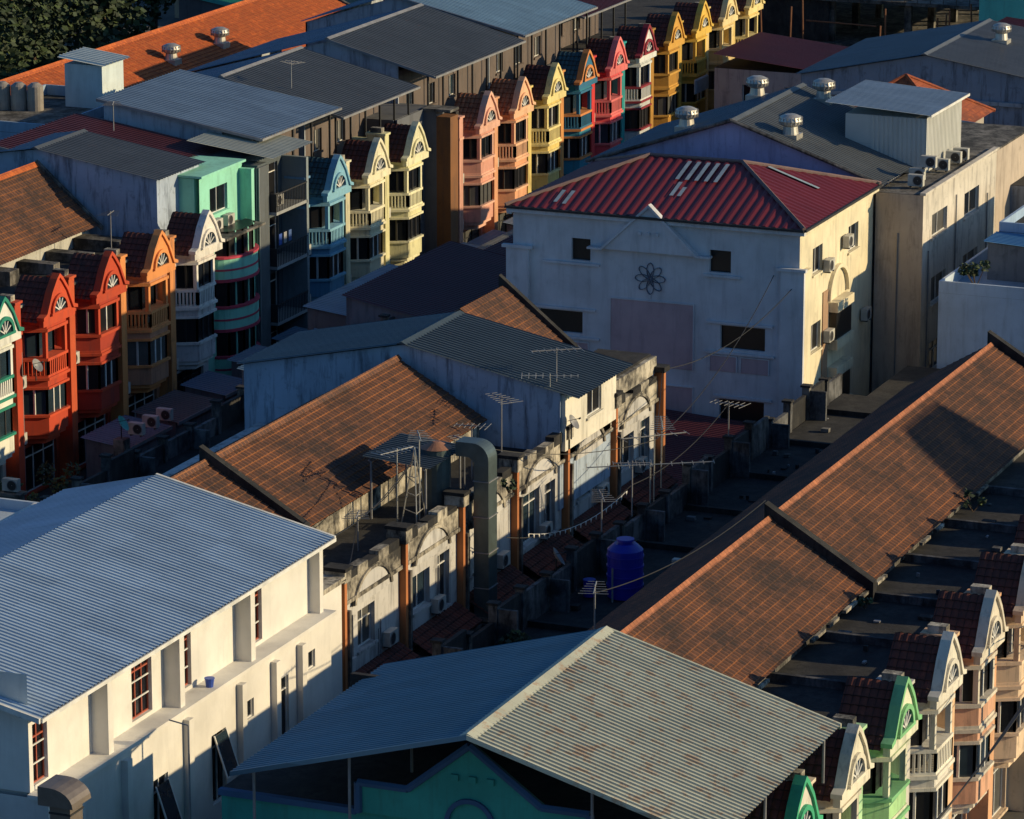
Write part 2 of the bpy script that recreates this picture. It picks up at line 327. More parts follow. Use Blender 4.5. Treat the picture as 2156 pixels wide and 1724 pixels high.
for k in range(-2,20):
    x0=173+5.4*k-3.1
    if k in A: shophouse(x0,YA,tm=A[k].pop('tm',None),**A[k])
    elif k==4:
        M=stucco((.27,.64,.49),.35); Rr=stucco((.50,.05,.09),.2); b=B('mint_green_shophouse')
        b.wall('y',YA,x0,x0+5.4,0,8.9,[(x0+.4,x0+1.0,6.5,8,1)],M); b.box('walls',M,x0+.003,x0+5.397,YA+.25,YA+12,0,8.85)
        b.wall('y',YA+.5,x0+.3,x0+5.4,8.9,12.1,[(x0+1.5,x0+3.6,9.9,11.3,2)],M); b.box('walls',M,x0+.3,x0+5.39,YA+.8,YA+9,8.9,12.05)
        b.box('roof_slab',M,x0+.2,x0+5.5,YA+.3,YA+9.2,12.1,12.22); b.box('pilaster',M,x0+5.0,x0+5.37,YA-.25,YA+.497,0,11.8); b.box('terrace',CONC,x0,x0+4.7,YA-1.2,YA+.49,8.93,9.05)
        cx=x0+2.9
        for i in range(3):
            z=1.2+2.7*i
            for a,c,g,m in((z,z+1.1,0,M),(z+1.1,z+1.22,.06,Rr),(z+.45,z+.55,.03,Rr),(z-.16,z,.06,Rr)): b.prism('curved_bay',m,bayp(cx,YA,2.1,1.3,g,14),'z',a,c)
            bayglass(b,bayp(cx,YA,1.95,1.1,0,5),z+1.22,z+2.54,M,GL[2])
        b.done(); aircon(x0+1.8,YA+.4,9.1); aircon(x0+3.2,YA+.4,9.1)
    elif k==5:
        M=stucco((.08,.10,.115),.3,'grey_stucco'); b=B('grey_balcony_building')
        ops=[(x0+1.4,x0+4.6,z,z+2.1,3) for z in(.2,3.1,6.2,9.2)]
        b.wall('y',YA+.6,x0,x0+5.4,0,12.2,ops,M,glass=GL[2]); b.box('walls',M,x0+.003,x0+5.397,YA+.85,YA+11,0,12.15)
        SL=stucco((.18,.2,.21),.3)
        for i in range(9): b.box('slats',SL,x0+.1+i*.13,x0+.17+i*.13,YA-.5,YA+.6,0,11.8)
        for i in range(8): b.box('slats',SL,x0+.02,x0+.09,YA-.5+i*.13,YA-.43+i*.13,0,11.8)
        b.box('slat_panel',M,x0+.1,x0+1.25,YA-.38,YA+.6,0,11.9)
        for z in(3,6.1,9.1):
            b.box('balcony_slab',stucco((.3,.31,.31),.4),x0+1.3,x0+5.2,YA-.9,YA+.6,z-.12,z+.05)
            b.box('balcony_rail',DK,x0+1.3,x0+5.2,YA-.9,YA-.85,z+1.0,z+1.06)
            for i in range(20): b.box('balusters',DK,x0+1.3+i*.2,x0+1.33+i*.2,YA-.89,YA-.86,z+.05,z+1.)
            b.box('balcony_side',DK,x0+1.3,x0+1.35,YA-.85,YA+.6,z+.05,z+1.05)
        b.sheet('roof',metal((.42,.43,.36),.1),(x0+.4,YA+4,12.9),(1,0,0),(0,-1,-.12),5.2,5.2); b.box('pier',stucco((.2,.24,.26),.3),x0+5.1,x0+5.37,YA-.9,YA+.6,0,11.5); b.done(); aircon(x0+3,YA,9.2)
        b=B('laundry')
        for i in range(3): b.box('cloth',plain([(.04,.10,.4),(.3,.3,.3),(.06,.12,.3)][i],.9,'cloth'),x0+2+i*.6,x0+2.35+i*.6,YA-.7,YA-.67,7.2,7.8)
        b.done()
    elif k==9:
        b=B('brown_shophouse'); M=stucco((.2,.085,.03),.6); D=stucco((.12,.125,.14),.5)
        b.wall('y',YA+1.0,x0,x0+5.4,0,10.6,[(x0+2.2,x0+3.3,z,z+1.5,2) for z in(.8,3.9,6.9)],D); b.box('walls',D,x0+.003,x0+5.397,YA+1.25,YA+12,0,10.55)
        b.box('party_wall',M,x0+3.9,x0+5.05,YA-.7,YA+.2,0,10.2); b.box('party_wall_rear',D,x0+3.9,x0+5.05,YA+.2,YA+1.,0,10.5);b.box('party_wall_cap',CONC,x0+3.8,x0+5.1,YA-.75,YA+1.1,10.5,10.65); b.done()
b=B('street_sign_board'); xs=173+5.4*16.6; b.box('board',plain((.2,.35,.5),.5,'blue_sign'),xs,xs+2.4,YA-1.6,YA-1.5,5.0,5.9); b.box('frame',WHT,xs-.05,xs+2.45,YA-1.49,YA-1.44,4.95,5.95); b.box('bracket',DK,xs+1,xs+1.1,YA-1.43,YA-.9,5.3,5.4); b.done()
# rooftop sheds of row A
def shed(x0,x1,y0,y1,z0,z1,mat,name='rooftop_metal_shed',wallm=None,base=8.9,h=.05,pitch=.35,back=None):
    b=B(name); v=Vector((0,y0-y1,z0-z1)); b.sheet('roof',mat,(x0,y1,z1),(1,0,0),v,x1-x0,v.length,'corr',pitch,h)
    b.box('gutter',GRY,x0,x1,y0-.1,y0+.02,z0-.12,z0+.0)
    b.prism('verge_board',GRY,[(y0,z0-.12),(y0,z0+.04),(y1,z1+.04),(y1,z1-.12)],'x',x0-.03,x0+.02)
    n=int((x1-x0)/2.6)+1
    for i in range(n+1):
        x=x0+.3+(x1-x0-.6)*i/n; b.box('posts',DK,x-.05,x+.05,y0+.5,y0+.6,base,z0-.02)
    wm=wallm or stucco((.13,.10,.09),.7); ws=stucco((.4,.44,.5),.8)
    b.wall('y',y0+2.5,x0+.41,x1-.3,base,z0+.1,[(x0+1.5+3.2*i,x0+2.6+3.2*i,base+.8,base+2.1,2) for i in range(int((x1-x0-2)/3.2))],wm); b.box('back_wall',wm,x0+.42,x1-.3,y0+2.75,y1-.3,base,z0-.05)
    b.prism('side_wall',ws,[(y0+2.5,base),(y1-.3,base),(y1-.3,z1-.1),(y0+2.5,z0+(z1-z0)*2.3/(y1-y0))],'x',x0+.3,x0+.4)
    if back:
        yb,zb,mb=back; v=Vector((0,yb-y1,zb-z1)); b.sheet('back_roof',mb,(x0,y1,z1),(1,0,0),v,x1-x0,v.length,'corr',pitch,h)
        b.prism('back_side_wall',ws,[(y1-.3,base),(yb-.3,base),(yb-.3,zb-.02),(y1-.3,z1-.1)],'x',x0+.3,x0+.4); b.box('rear_wall',ws,x0+.3,x1-.3,yb-.4,yb-.3,base,zb-.05)
        b.prism('ridge_cap',GRY,[(y1-.2,z1),(y1,z1+.12),(y1+.2,z1)],'x',x0,x1)
    b.done()
MBL=metal((.09,.16,.24),.15); MDK=metal((.08,.09,.10),.3); MGB=metal((.19,.26,.34),.1); MMAR=metal((.09,.02,.02),.35); MWH=metal((.34,.44,.56),.0,'white_corrugated',.45)
shed(199.7,210,97,107,12.8,14.3,MGB); shed(210.2,221,97,104.6,12.2,14,MDK,back=(113,11.6,MBL)); shed(223.3,237.4,97,104,12.4,14.2,MDK,back=(114,11.4,MBL)); shed(238.5,251,97.5,106.5,12.5,14.5,metal((.22,.34,.43),.0),back=(113,12.4,MBL))
shed(252.5,262,99,105,11.5,12.6,MMAR,back=(111,10.5,MDK))
shed(189.5,199.5,98.2,108,12.0,13.5,MMAR)
b=B('stained_gable_house'); gable_x(b,MDK,stucco((.36,.43,.54),1.,dark=(.02,.03,.05)),189.0,194.5,98,112,12.5,105,13.6,z0=8.9,mat2=MBL); b.done()
b=B('tiled_house_roof_block'); v=Vector((0,-3.6,-3.0)); b.prism('walls',stucco((.45,.44,.4),.9),[(101.8,8.9),(101.8,9.9),(104.8,12.5),(108,9.9),(108,8.9)],'x',160,188.9)
b.sheet('tiled_roof',TBR,(160,104.8,12.8),(1,0,0),v,28.9,v.length,'tile'); b.sheet('tiled_roof',TBR,(160,104.8,12.8),(1,0,0),(0,3.6,-3.0),28.9,4.6,'tile')
b.prism('ridge_tiles',TOR,[(104.55,12.75),(104.8,12.98),(105.05,12.75)],'x',160,188.9); b.prism('verge',CONC,[(101,9.8),(101,9.6),(104.8,12.8),(104.8,13.05)],'x',188.7,188.95)
for i in range(9): b.box('vent_boxes',CONC,163+i*3,163+i*3+ru(.5,1.4),ru(99,100.5),101.7,8.9,9.2+ru(0,.5))
b.done()
b=block('blue_grey_building',199,210.3,109.5,116,0,12.2,stucco((.28,.37,.47),.35),top=CONC,par=.6); b.done()
b=B('rooftop_stair_tower'); M=stucco((.55,.62,.63),.2); b.box('walls',M,207.2,209.8,110.6,113,12.2,14.7); b.sheet('roof',metal((.55,.6,.58),0),(206.9,113.3,15.1),(1,0,0),(0,-1,-.12),3.3,3.0,'corr',.4,.1); b.done()
for i in range(6):
    b=B('water_tank'); m=plain((.27,.24,.21),.5,'tank_plastic'); x=205.5-.2*i;y=114.0+.95*i+.0; b.cyl('body',m,(x,y,12.2),(x,y,13.6),.46,n=18); b.cyl('shoulder',m,(x,y,13.6),(x,y,13.8),.46,.2,18); b.done()
b=B('orange_tiled_house'); b.box('walls',stucco((.5,.46,.4),.4),222,264,119.5,130,0,7.6)
for ye in(117.5,132.5):
    v=Vector((0,ye-125,-3.4)); b.sheet('tiled_roof',TOR,(215,125,10.5),(1,0,0),v,50,v.length,'tile',.4)
b.prism('ridge_tiles',TOR,[(124.8,10.45),(125,10.7),(125.2,10.45)],'x',215,265)
b.prism('verge',CONC,[(117.5,7.0),(117.5,7.25),(125,10.7),(132.5,7.25),(132.5,7.0),(125,10.4)],'x',265.01,265.3); b.done()
vent(238.5,122.2,9.3); vent(245.6,122.2,9.3)
antenna(196,104,13.4,1.6,.4,6,1.2); antenna(212,101,13.3,1.6,1.2,6,1.2); antenna(186,99,8.9,2.4,.2,6,1.2)
# ================================================================ ROW B
W=stucco((.68,.655,.61),.12,'white_plaster'); b=B('white_modern_building')
red=plain((.4,.09,.05),.6,'red_trim')
up=[(112.75,113.75,9.1,11.2,2),(119.7,121.2,9.1,11.3,3),(123.25,124.2,9.1,11.3,2),(128.8,129.9,9.1,11.3,2)]
b.wall('y',63.35,112.5,134.2,8.95,11.9,up,W,glass=GL[0],sill=False,frame=red)
for u in up:
    for z in(9.75,10.4): b.box('window_bars',WHT,u[0]+.05,u[1]-.05,63.45,63.49,z,z+.05)
lo=[(130.0,130.7,5.2,7.6,1),(124.4,125.5,4.6,7.2,2),(119.9,121.0,4.4,7.0,2),(132.4,133.0,7.2,7.9,1),(127.2,127.8,6.9,7.6,1),(115,115.7,6.2,7.0,1)]
b.wall('y',62.7,112.5,134.4,0,8.8,lo,W,glass=GL[0],sill=False,depth=.15)
b.wall('x',112.5,63.35,75,8.95,13.,[(67,68.2,10,11.3,2)],W); b.wall('x',112.5,62.7,75,0,8.79,[],W)
b.box('walls',W,112.8,134.2,63.6,75,.1,11.85)
b.box('ledge',W,112.3,134.5,62.5,63.348,8.8,8.95)
for x in(116.9,122.2,127.8): b.box('fins',W,x-.1,x+.25,62.72,63.347,8.95,11.65)
for x in(114.2,117.6,122.2,126.4,129.2,131.4): b.box('lower_fins',W,x,x+.35,62.45,62.697,0,8.5)
b.box('end_wall',W,133.9,134.2,62.9,63.347,8.95,11.5)
v=Vector((0,-7.4,-1.6)); b.sheet('metal_roof',MWH,(112.0,70,13.35),(1,0,0),v,22.6,v.length,'corr',.25,.05); b.sheet('metal_roof',MWH,(112,70,13.35),(1,0,0),(0,1,-.25),22.6,4,'corr',.25,.05)
b.prism('roof_edge_trim',WHT,[(62.6,11.6),(62.6,11.78),(70,13.42),(70,13.22)],'x',134.6,134.72); b.prism('roof_edge_trim',WHT,[(62.6,11.6),(62.6,11.78),(70,13.42),(70,13.22)],'x',111.88,111.99)
b.box('fascia',WHT,112,134.6,62.53,62.59,11.6,11.74); b.box('soffit',W,112,134.5,62.62,63.4,11.62,11.68); b.prism('gable_wall',W,[(63.35,11.8),(63.35,11.88),(70,13.2),(73.9,12.25),(75,11.8)],'x',112.51,134.1)
b.done()
for x,z in((120.4,4.4),(124.9,4.8)):
    b=B('open_awning_window'); fr=WHT
    for s in(-.5,.44): b.prism('sash',fr,[(62.6,z+2.4),(62.64,z+2.4),(62.15,z+.9),(62.1,z+.9)],'x',x+s,x+s+.06)
    b.box('rail',fr,x-.44,x+.44,62.1,62.16,z+.88,z+.94); b.prism('pane',GL[1],[(62.6,z+2.38),(62.62,z+2.38),(62.14,z+.94),(62.12,z+.94)],'x',x-.44,x+.44); b.done()
b=B('blue_bucket'); b.cyl('body',plain((.03,.08,.4),.5,'blue_plastic'),(124.6,62.85,8.95),(124.6,62.85,9.25),.13,.17,12); b.cyl('rim',plain((.03,.08,.4),.5),(124.6,62.85,9.25),(124.6,62.85,9.28),.19,.19,12); b.done()
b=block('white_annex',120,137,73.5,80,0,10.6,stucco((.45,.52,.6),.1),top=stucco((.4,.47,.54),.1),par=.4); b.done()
b=B('blue_tub'); b.cyl('body',plain((.03,.08,.4),.5),(132.3,75.6,10.62),(132.3,75.6,11.1),.4,.48,16); b.cyl('rim',plain((.03,.08,.4),.5),(132.3,75.6,11.1),(132.3,75.6,11.16),.52,.52,16); b.done()
def firewall(b,x,yr,zr,ye,ze,up=.35,w=.35):
    b.prism('firewall',BLK,[(ye,ze-.5),(ye,ze+up),(yr,zr+up+.1),(yr,zr-.5)],'x',x-w/2,x+w/2)
WB=stucco((.5,.49,.48),.9); BR=stucco((.45,.16,.055),.4,'brown_pillar')
b=B('tiled_terrace_row'); b.box('walls',WB,134.6,159.8,64.1,78,0,8.5)
v=Vector((0,-4.2,-2.35)); b.sheet('tiled_roof',TBR,(134.7,71.1,12.1),(1,0,0),v,24.9,v.length,'tile'); b.sheet('tiled_roof',TBR,(134.7,71.1,12.1),(1,0,0),(0,4.2,-2.35),24.9,4.8,'tile')
b.prism('ridge_tiles',TBR,[(70.9,12.1),(71.1,12.3),(71.3,12.1)],'x',134.7,159.6); b.prism('attic_wall',PAR,[(67.3,8.5),(67.3,9.85),(71.1,11.95),(75,9.8),(75,8.5)],'x',134.8,159.6)
firewall(b,141.2,71.4,12.3,66.8,9.7)
b.box('terrace',BLK,134.6,159.8,64.02,67.3,8.5,8.6); b.done()
def bfront(x0,x1,i):
    b=B('arched_parapet_townhouse'); w=x1-x0
    ops=[(x0+.7,x0+1.3,5.7,7.4,1),(x0+1.7,x0+3.3,5.8,7.4,2),(x0+.8,x0+4.8,.2,2.6,4),(x0+1.2,x0+3,3.2,4.4,2)]
    if i%2: ops[0]=(x0+3.7,x0+4.9,5.2,7.5,2); ops[1]=(x0+1.2,x0+2.9,5.8,7.3,2)
    if i==3: ops[1]=(x0+1.0,x0+3.1,5.4,7.6,3)
    b.wall('y',63.8,x0,x1,0,8.05,ops,WB,depth=.25)
    b.box('frieze',PAR,x0,x1,63.7,64.0,8.2,9.0); b.box('cornice',PAR,x0,x1,63.62,64.05,8.05,8.2)
    sq=lambda u,z,dd:(x0+w/2+u,63.7-dd,7.7+z*.7)
    b.ring('arch_hood',PAR,sq,1.65,1.82,.1,math.pi-.1,0,.1,18); b.ring('arch_panel',WB,sq,.05,1.65,.05,math.pi-.05,-.08,.02,18)
    n=5
    for k in range(n):
        a=x0+.4+(w-.8)*k/n; b.box('parapet_cap',PAR if k%2 else BLK,a,a+(w-.8)/n-.02,63.64,64.05,9.0,9.3+.1*math.sin(k*2.3+i*1.7)+ru(-.05,.05))
    b.box('pillar',BR,x0-.11,x0+.11,63.5,63.797,3.,9.1); b.box('pillar_block',PAR,x0-.3,x0+.3,63.4,64.25,9.1,9.55+.1*(i%2)); b.box('pillar_block',BLK,x0-.35,x0+.35,63.35,64.3,9.56+.1*(i%2),9.7+.1*(i%2))
    b.box('fin_wall',CONC,x0+.12,x0+.3,63.4,63.797,3,7.9)
    v=Vector((0,-1.2,-.7)); b.sheet('awning',TRED,(x0+.4,63.75,5.1),(1,0,0),v,w-.7,v.length,'tile'); b.box('awning_beam',CONC,x0+.4,x1-.3,62.6,63.79,4.15,4.3)
    for q in range(2): b.cyl('pipes',GRY,(x0+3.5+q*.2,63.73,3),(x0+3.5+q*.2,63.73,ru(6,8)),.03,n=5)
    b.done()
    aircon(x0+(4.3 if i%2==0 else 3.3),63.75,5.35)
xb=[137.5+5.75*i for i in range(7)]
for i in range(6): bfront(xb[i],xb[i+1],i)
b=B('terrace_end_pillar'); b.box('pillar',BR,171.9,172.15,63.4,63.9,0,9.4); b.box('cap',BLK,171.7,172.4,63.3,64.4,9.4,9.65); b.done()
b=B('end_terrace_pier'); b.box('walls',W,134.75,137.1,63.5,64.4,0,9.2); b.box('cap',PAR,134.7,137.2,63.4,64.5,9.2,9.4); b.done()
SG=stucco((.36,.44,.55),1.,'stained_blue_plaster',(.02,.03,.05))
b=B('stained_gable_house'); gable_x(b,metal((.05,.07,.085),.2),SG,159.7,166.2,63.0,78.7,11.15,71,12.75,z0=6,ov=.25,h=.05,wi=.7,mat2=metal((.06,.10,.13),.2))
LW=stucco((.7,.66,.56),.45); b.box('walls',SG,160.2,165.8,64.3,78.2,0,11.0); b.wall('y',63.5,160.05,166.1,8.6,11.2,[(162.6,164.3,9.5,10.7,2)],LW,depth=.15,glass=GL[2]); b.box('side_walls',LW,160.06,160.2,63.51,63.69,8.6,11.1); b.done()
b=B('flat_roof_house'); b.box('walls',WB,166.2,172,64.1,78,0,8.6); b.box('terrace',BLK,166.2,172,64.05,78,8.6,8.7)
b.sheet('tiled_roof',TBR,(166.2,71,12.9),(1,0,0),(0,-4,-3.2),5.0,5.0,'tile'); b.sheet('tiled_roof',TBR,(166.2,71,12.9),(1,0,0),(0,4,-3.2),5.0,5.0,'tile'); firewall(b,171.3,71.2,13,66.8,9.6,.3,.3)
b.box('parapet',PAR,166.2,172,63.8,64.04,9.32,10.1); b.box('upper_wall',PAR,166.4,171.8,64.3,66.5,8.7,10.0); b.box('upper_roof',BLK,166.3,171.9,64.05,66.6,10.1,10.2); b.done(); shrub(168.5,65,10.2,.4,60)
b=B('rear_extension_roofs'); b.box('walls',CONC,128,171,75,83,0,5.9); b.box('flat_roof',BLK,128,171,75,83,5.9,6.0); b.done()
WL=grime((.13,.13,.135),(.02,.02,.023),'weathered_concrete')
def yardwall(y,x0,x1,z,name,step=2.7):
    b=B(name); x=x0;i=0
    while x<x1:
        h=z+ru(-.35,.3); b.box('panel',WL if R()<.5 else BLK,x+.3,min(x+step-.02,x1),y,y+.18,0,h-.1); b.box('pier',CONC if i%3==0 else WL,x-.02,x+.28,y-.1,y+.25,0,h+.15); b.box('coping',BLK,x-.08,x+.34,y-.16,y+.32,h+.15,h+.25)
        if i%2: b.box('side_panel',WL,x+.05,x+.22,y-.9,y-.12,5,h)
        x+=step;i+=1
    b.done()
yardwall(83,128,186,7.2,'yard_wall'); yardwall(58.8,122,184,7.4,'yard_wall')
# duct
b=B('ventilation_duct'); DM=plain((.09,.12,.125),.4,'duct_metal',.4)
pts=[(62.65,1),(62.65,10.9)]+[(63.35-.7*math.cos(t),10.9+.7*math.sin(t)) for t in[i*math.pi/16 for i in range(1,9)]]+[(64.1,11.6),(64.1,11.0),(63.5,11.0),(63.3,10.8),(63.3,1)]
b.prism('duct',DM,pts,'x',149.5,150.4)
for z in(2.5,4,5.5,7,8.5,10): b.box('flange',GRY,149.46,150.44,62.61,63.33,z,z+.04)
b.done()
b=B('roof_fan_cylinder'); b.cyl('body',DM,(149.4,64.9,8.6),(149.4,64.9,11.3),.6,n=18); b.cyl('cap',plain((.3,.14,.08),.6,'rusty_cap'),(149.4,64.9,11.3),(149.4,64.9,11.55),.66,.15,18); b.done()
# canopy
b=B('rooftop_canopy'); b.sheet('roof',metal((.045,.06,.07),.2),(147.2,67.2,11.25),(1,0,0),(0,-1,-.08),3.9,3.0,'corr',.25)
for x,y in((147.4,64.5),(150.9,64.5),(147.4,66.9),(150.9,66.9)): b.cyl('posts',GRY,(x,y,8.6),(x,y,11.0),.05,n=8)
b.cyl('beam',GRY,(147.2,64.5,10.95),(151.1,64.5,10.95),.05,n=6); b.cyl('beam',GRY,(147.2,66.9,11.1),(151.1,66.9,11.1),.04,n=6); b.done()
LTM=plain((.45,.44,.4),.4,'aluminium',.4)
antenna(147.0,64.6,8.6,3.9,.5,mat=LTM); antenna(151.6,64.6,8.6,2.6,1.0); antenna(161.0,64.3,11.1,1.8,2.2,8,2.2); antenna(146.6,65.4,8.6,3.3,-.4,8,1.8,mat=LTM); antenna(160.0,64.2,11.1,.9,-1.2,9,2.4,mat=LTM)
antenna(143,65.5,8.6,1.6,.3,6,1.2); antenna(154.5,65.5,8.6,2.4,1.7,7,1.4); antenna(163,60.2,6.6,3.,.4,8,2.2,mat=LTM); antenna(156,58.9,7.3,2.4,2.0,6,1.6); antenna(152.5,58.9,7.3,1.9,.5,7,1.8); antenna(157.5,65.4,8.6,2.9,.9,7,1.8)
antenna(168,58.9,7.2,2.2,1.4,7,1.6); antenna(134,52,6,5.3,.3,6,1.5)
b=B('antenna_tripod')
for dx,dy in((-.6,-.35),(.6,-.25),(0,.6)): b.cyl('legs',LTM,(147+dx,64.8+dy,8.6),(147,64.8,11.9),.03,n=5)
for z in(9.3,10,10.7,11.3):
    f=1-(z-8.6)/3.3; b.cyl('braces',LTM,(147-.6*f,64.8-.35*f,z),(147+.6*f,64.8-.25*f,z),.02,n=4); b.cyl('braces',LTM,(147-.6*f,64.8-.35*f,z),(147,64.8+.6*f,z),.02,n=4)
b.done()
antenna(159.5,59.4,6.5,2.2,-1.15,13,5.4,.04,mat=LTM); antenna(160.5,59.6,6.5,3.2,-.8,6,3.,mat=LTM)
b=B('hanging_cable')
for (p,q,sg) in (((150.8,62.4,7.4),(157.5,59.5,8.2),.7),((151,64.8,11.2),(160.5,59.6,9.4),.6),((160.5,59.6,9.4),(172,63.5,9.5),.5),((143,65.5,10),(147,64.8,11.5),.4),((137,63.3,9.3),(143,65.5,10),.3),((172,63.5,9.5),(186,62,10.5),.8),((160.5,59.6,9.4),(186,63,11),.9),((157.5,59.5,8.2),(168,58.9,9.3),.5),((134,52,11),(145,49.3,11.9),.5),((134.5,63,11.6),(147,64.8,11.5),.5)):
    p,q=Vector(p),Vector(q); pr=None
    for i in range(15):
        t=i/14; c=p.lerp(q,t)-Vector((0,0,sg*4*t*(1-t)))
        if pr: b.cyl('cable',DK,pr,c,.02,n=4,cap=False)
        pr=c
b.done()
b=B('bunting_string'); pr=None
for i in range(20):
    t=i/19; c=Vector((151,61.5,7.6)).lerp(Vector((157.2,59.6,8.0)),t)-Vector((0,0,2.2*t*(1-t)))
    if pr: b.cyl('cord',WHT,pr,c,.015,n=4,cap=False)
    pr=c; b.prism('flags',WHT,[(c.x-.08,c.z),(c.x+.08,c.z),(c.x,c.z-.18)],'y',c.y-.01,c.y+.01)
b.done()
# blue tank etc
b=B('blue_water_tank'); BT=plain((.008,.014,.30),.4,'blue_plastic',0,.15); x,y=149.2,56.6
b.cyl('body',BT,(x,y,6.05),(x,y,8.0),.72,n=28)
for z in(6.5,6.9,7.3,7.7): b.cyl('ribs',BT,(x,y,z),(x,y,z+.07),.755,n=28)
b.cyl('shoulder',BT,(x,y,8.0),(x,y,8.25),.72,.45,28); b.cyl('neck',BT,(x,y,8.25),(x,y,8.35),.3,n=18); b.cyl('lid',BT,(x,y,8.35),(x,y,8.43),.36,n=18); b.cyl('pipe',GRY,(x-.9,y+.2,6),(x-.9,y+.2,7.4),.04,n=6); b.done()
b=B('blue_barrel'); b.cyl('body',BT,(148.6,57.9,6.05),(148.6,57.9,6.7),.24,n=16); b.cyl('rim',BT,(148.6,57.9,6.7),(148.6,57.9,6.75),.26,n=16); b.done()
aircon(150.5,53.9,6.1,'x'); dish(148.5,59.3,6.8,-1.2,.42); aircon(153,55.5,6.1,'x')
shrub(140.5,57.8,6,.6,140,'palm_plant'); shrub(150.8,62.3,9.3,.3,60); shrub(136,60.5,3.5,.8,160,'palm_plant')
b=B('rooftop_debris')
for i in range(80):
    if R()<.55: x=ru(126,180);y=ru(53.5,58.3);z=6.02
    else: x=ru(126,170);y=ru(41,45);z=8.42
    s=ru(.08,.4); b.box('debris',random.choice([CONC,BLK,WL,GRY]),x,x+s,y,y+s*ru(.3,1.5),z,z+ru(.04,.2))
b.done()
# ================================================================ ROW C
WC=stucco((.5,.48,.45),.7)
b=B('tiled_terrace_row'); b.box('walls',WC,122.5,176,40.5,53,0,8.3)
for x0,x1 in((124,145.1),(145.1,175.6)):
    v=Vector((0,-3.9,-2.35)); b.sheet('tiled_roof',TBR,(x0,49.1,11.2),(1,0,0),v,x1-x0,v.length,'tile'); b.sheet('tiled_roof',TBR,(x0,49.1,11.2),(1,0,0),(0,3.9,-2.35),x1-x0,4.5,'tile')
b.prism('ridge_tiles',TSAL,[(48.95,11.2),(49.1,11.36),(49.25,11.2)],'x',124,175.6); b.prism('attic_wall',CONC,[(45.5,8.3),(45.5,8.95),(49.1,11.05),(52.8,8.9),(52.8,8.3)],'x',124.1,175.5)
for i in range(26): 
    if R()<.6: x=124.5+i*1.95; b.box('eave_gutter',PAR,x,x+ru(.8,1.94),45.05,45.2,8.72,8.84)
firewall(b,145.1,49.3,11.4,44.9,8.85,.3,.45); firewall(b,175.6,49.3,11.4,44.9,8.85,.3,.4)
b.prism('gable_band',BLK,[(45.2,8.75),(45.2,8.95),(49.1,11.3),(49.1,11.1)],'x',123.9,124.05)
b.box('terrace',BLK,122.5,176,40.4,45.5,8.3,8.4)
for x in(129,134.4,139.8,145.2,150.6,156,161.4): b.box('terrace_divider',WL,x-.1,x+.1,40.5,45.4,8.4,8.7)
b.box('end_parapet',stucco((.2,.24,.3),.7),122.5,122.75,40.5,52,8.3,9.7)
b.done()
for x,s in((158,.5),(143.6,.25)): shrub(x,44.8,8.5,s,60)
b=B('rear_extension_roofs'); b.box('walls',BLK,122.5,184,53,58.6,0,5.9); b.box('flat_roof',BLK,122.5,184,53,58.75,5.9,6.0)
for x in range(126,184,6): b.box('kerb',BLK,x,x+.2,53,58.7,6.0,6.25)
b.done()
CC={0:dict(col=(.6,.5,.42),trim=(.62,.58,.5),stripe=(.04,.35,.18)),1:dict(col=(.62,.52,.4),trim=(.70,.65,.52)),2:dict(col=(.38,.64,.3),trim=(.66,.66,.5),stripe=(.20,.48,.22),pier=(.42,.66,.36)),3:dict(col=(.55,.52,.47),trim=(.66,.62,.53)),4:dict(col=(.62,.34,.22),trim=(.62,.56,.46),pier=(.66,.42,.25)),5:dict(col=(.62,.46,.32),pier=(.66,.36,.2))}
for k in range(-1,9):
    d=CC.get(k,dict(col=(.6,.5,.36))); shophouse(118+5.4*k-3.1,40.,depth=.47,roofz=8.3,stain=.7,**d)
# green gable building
GN=stucco((.035,.30,.25),.35,'green_plaster'); GB=stucco((.04,.10,.2),.2); b=B('green_gable_building')
b.wall('x',112.3,40.2,56.3,0,10.1,[(44,45,7,8.6,2),(50,51,7,8.6,2)],GN); b.box('walls',GN,112.55,122,40.5,56.3,0,10.1); b.box('ceiling',BLK,112.3,122,40.2,56.3,10.1,10.15)
ped=[(51.4,10.1),(51.4,11.1),(49.7,11.1),(47.6,12.8),(45.2,11.1),(43.6,11.1),(43.6,10.1)]
b.prism('pediment',GN,ped,'x',112.1,112.35)
for p,q in zip(ped[:-1],ped[1:]): b.cyl('pediment_trim',GB,(112.05,*p),(112.05,*q),.13,n=6)
P=lambda u,z,dd:(112.1-dd,47.6+u,10.2+z); b.ring('pediment_arch',GB,P,.7,.85,0,math.pi,0,.1,16)
for y in(46.9,47.5,48.1): b.box('ornament',GN,112.0,112.1,y-.12,y+.12,11.6,11.8)
b.box('cornice',GB,112.05,112.3,51.5,56.3,10.0,10.2); b.box('cornice',GB,112.05,112.3,40.2,43.5,10.0,10.2)
b.box('rear_screen',BLK,120.5,120.7,40.5,55.5,10.15,11.6)
MG=metal((.47,.47,.37),.6,'weathered_metal',.5,(.36,.2,.10),(.53,.60),1.6); MBG=metal((.09,.19,.26),.15)
yr,zr=47.05,13.65
for ye,ze,m in((38.9,11.35,MG),(55.1,11.4,MBG)):
    v=Vector((0,ye-yr,ze-zr)); b.sheet('metal_roof',m,(110.6,yr,zr),(1,0,0),v,11.7,v.length,'corr',.25,.055)
b.prism('ridge_cap',MG,[(yr-.3,zr-.04),(yr,zr+.1),(yr+.3,zr-.04)],'x',110.55,122.35)
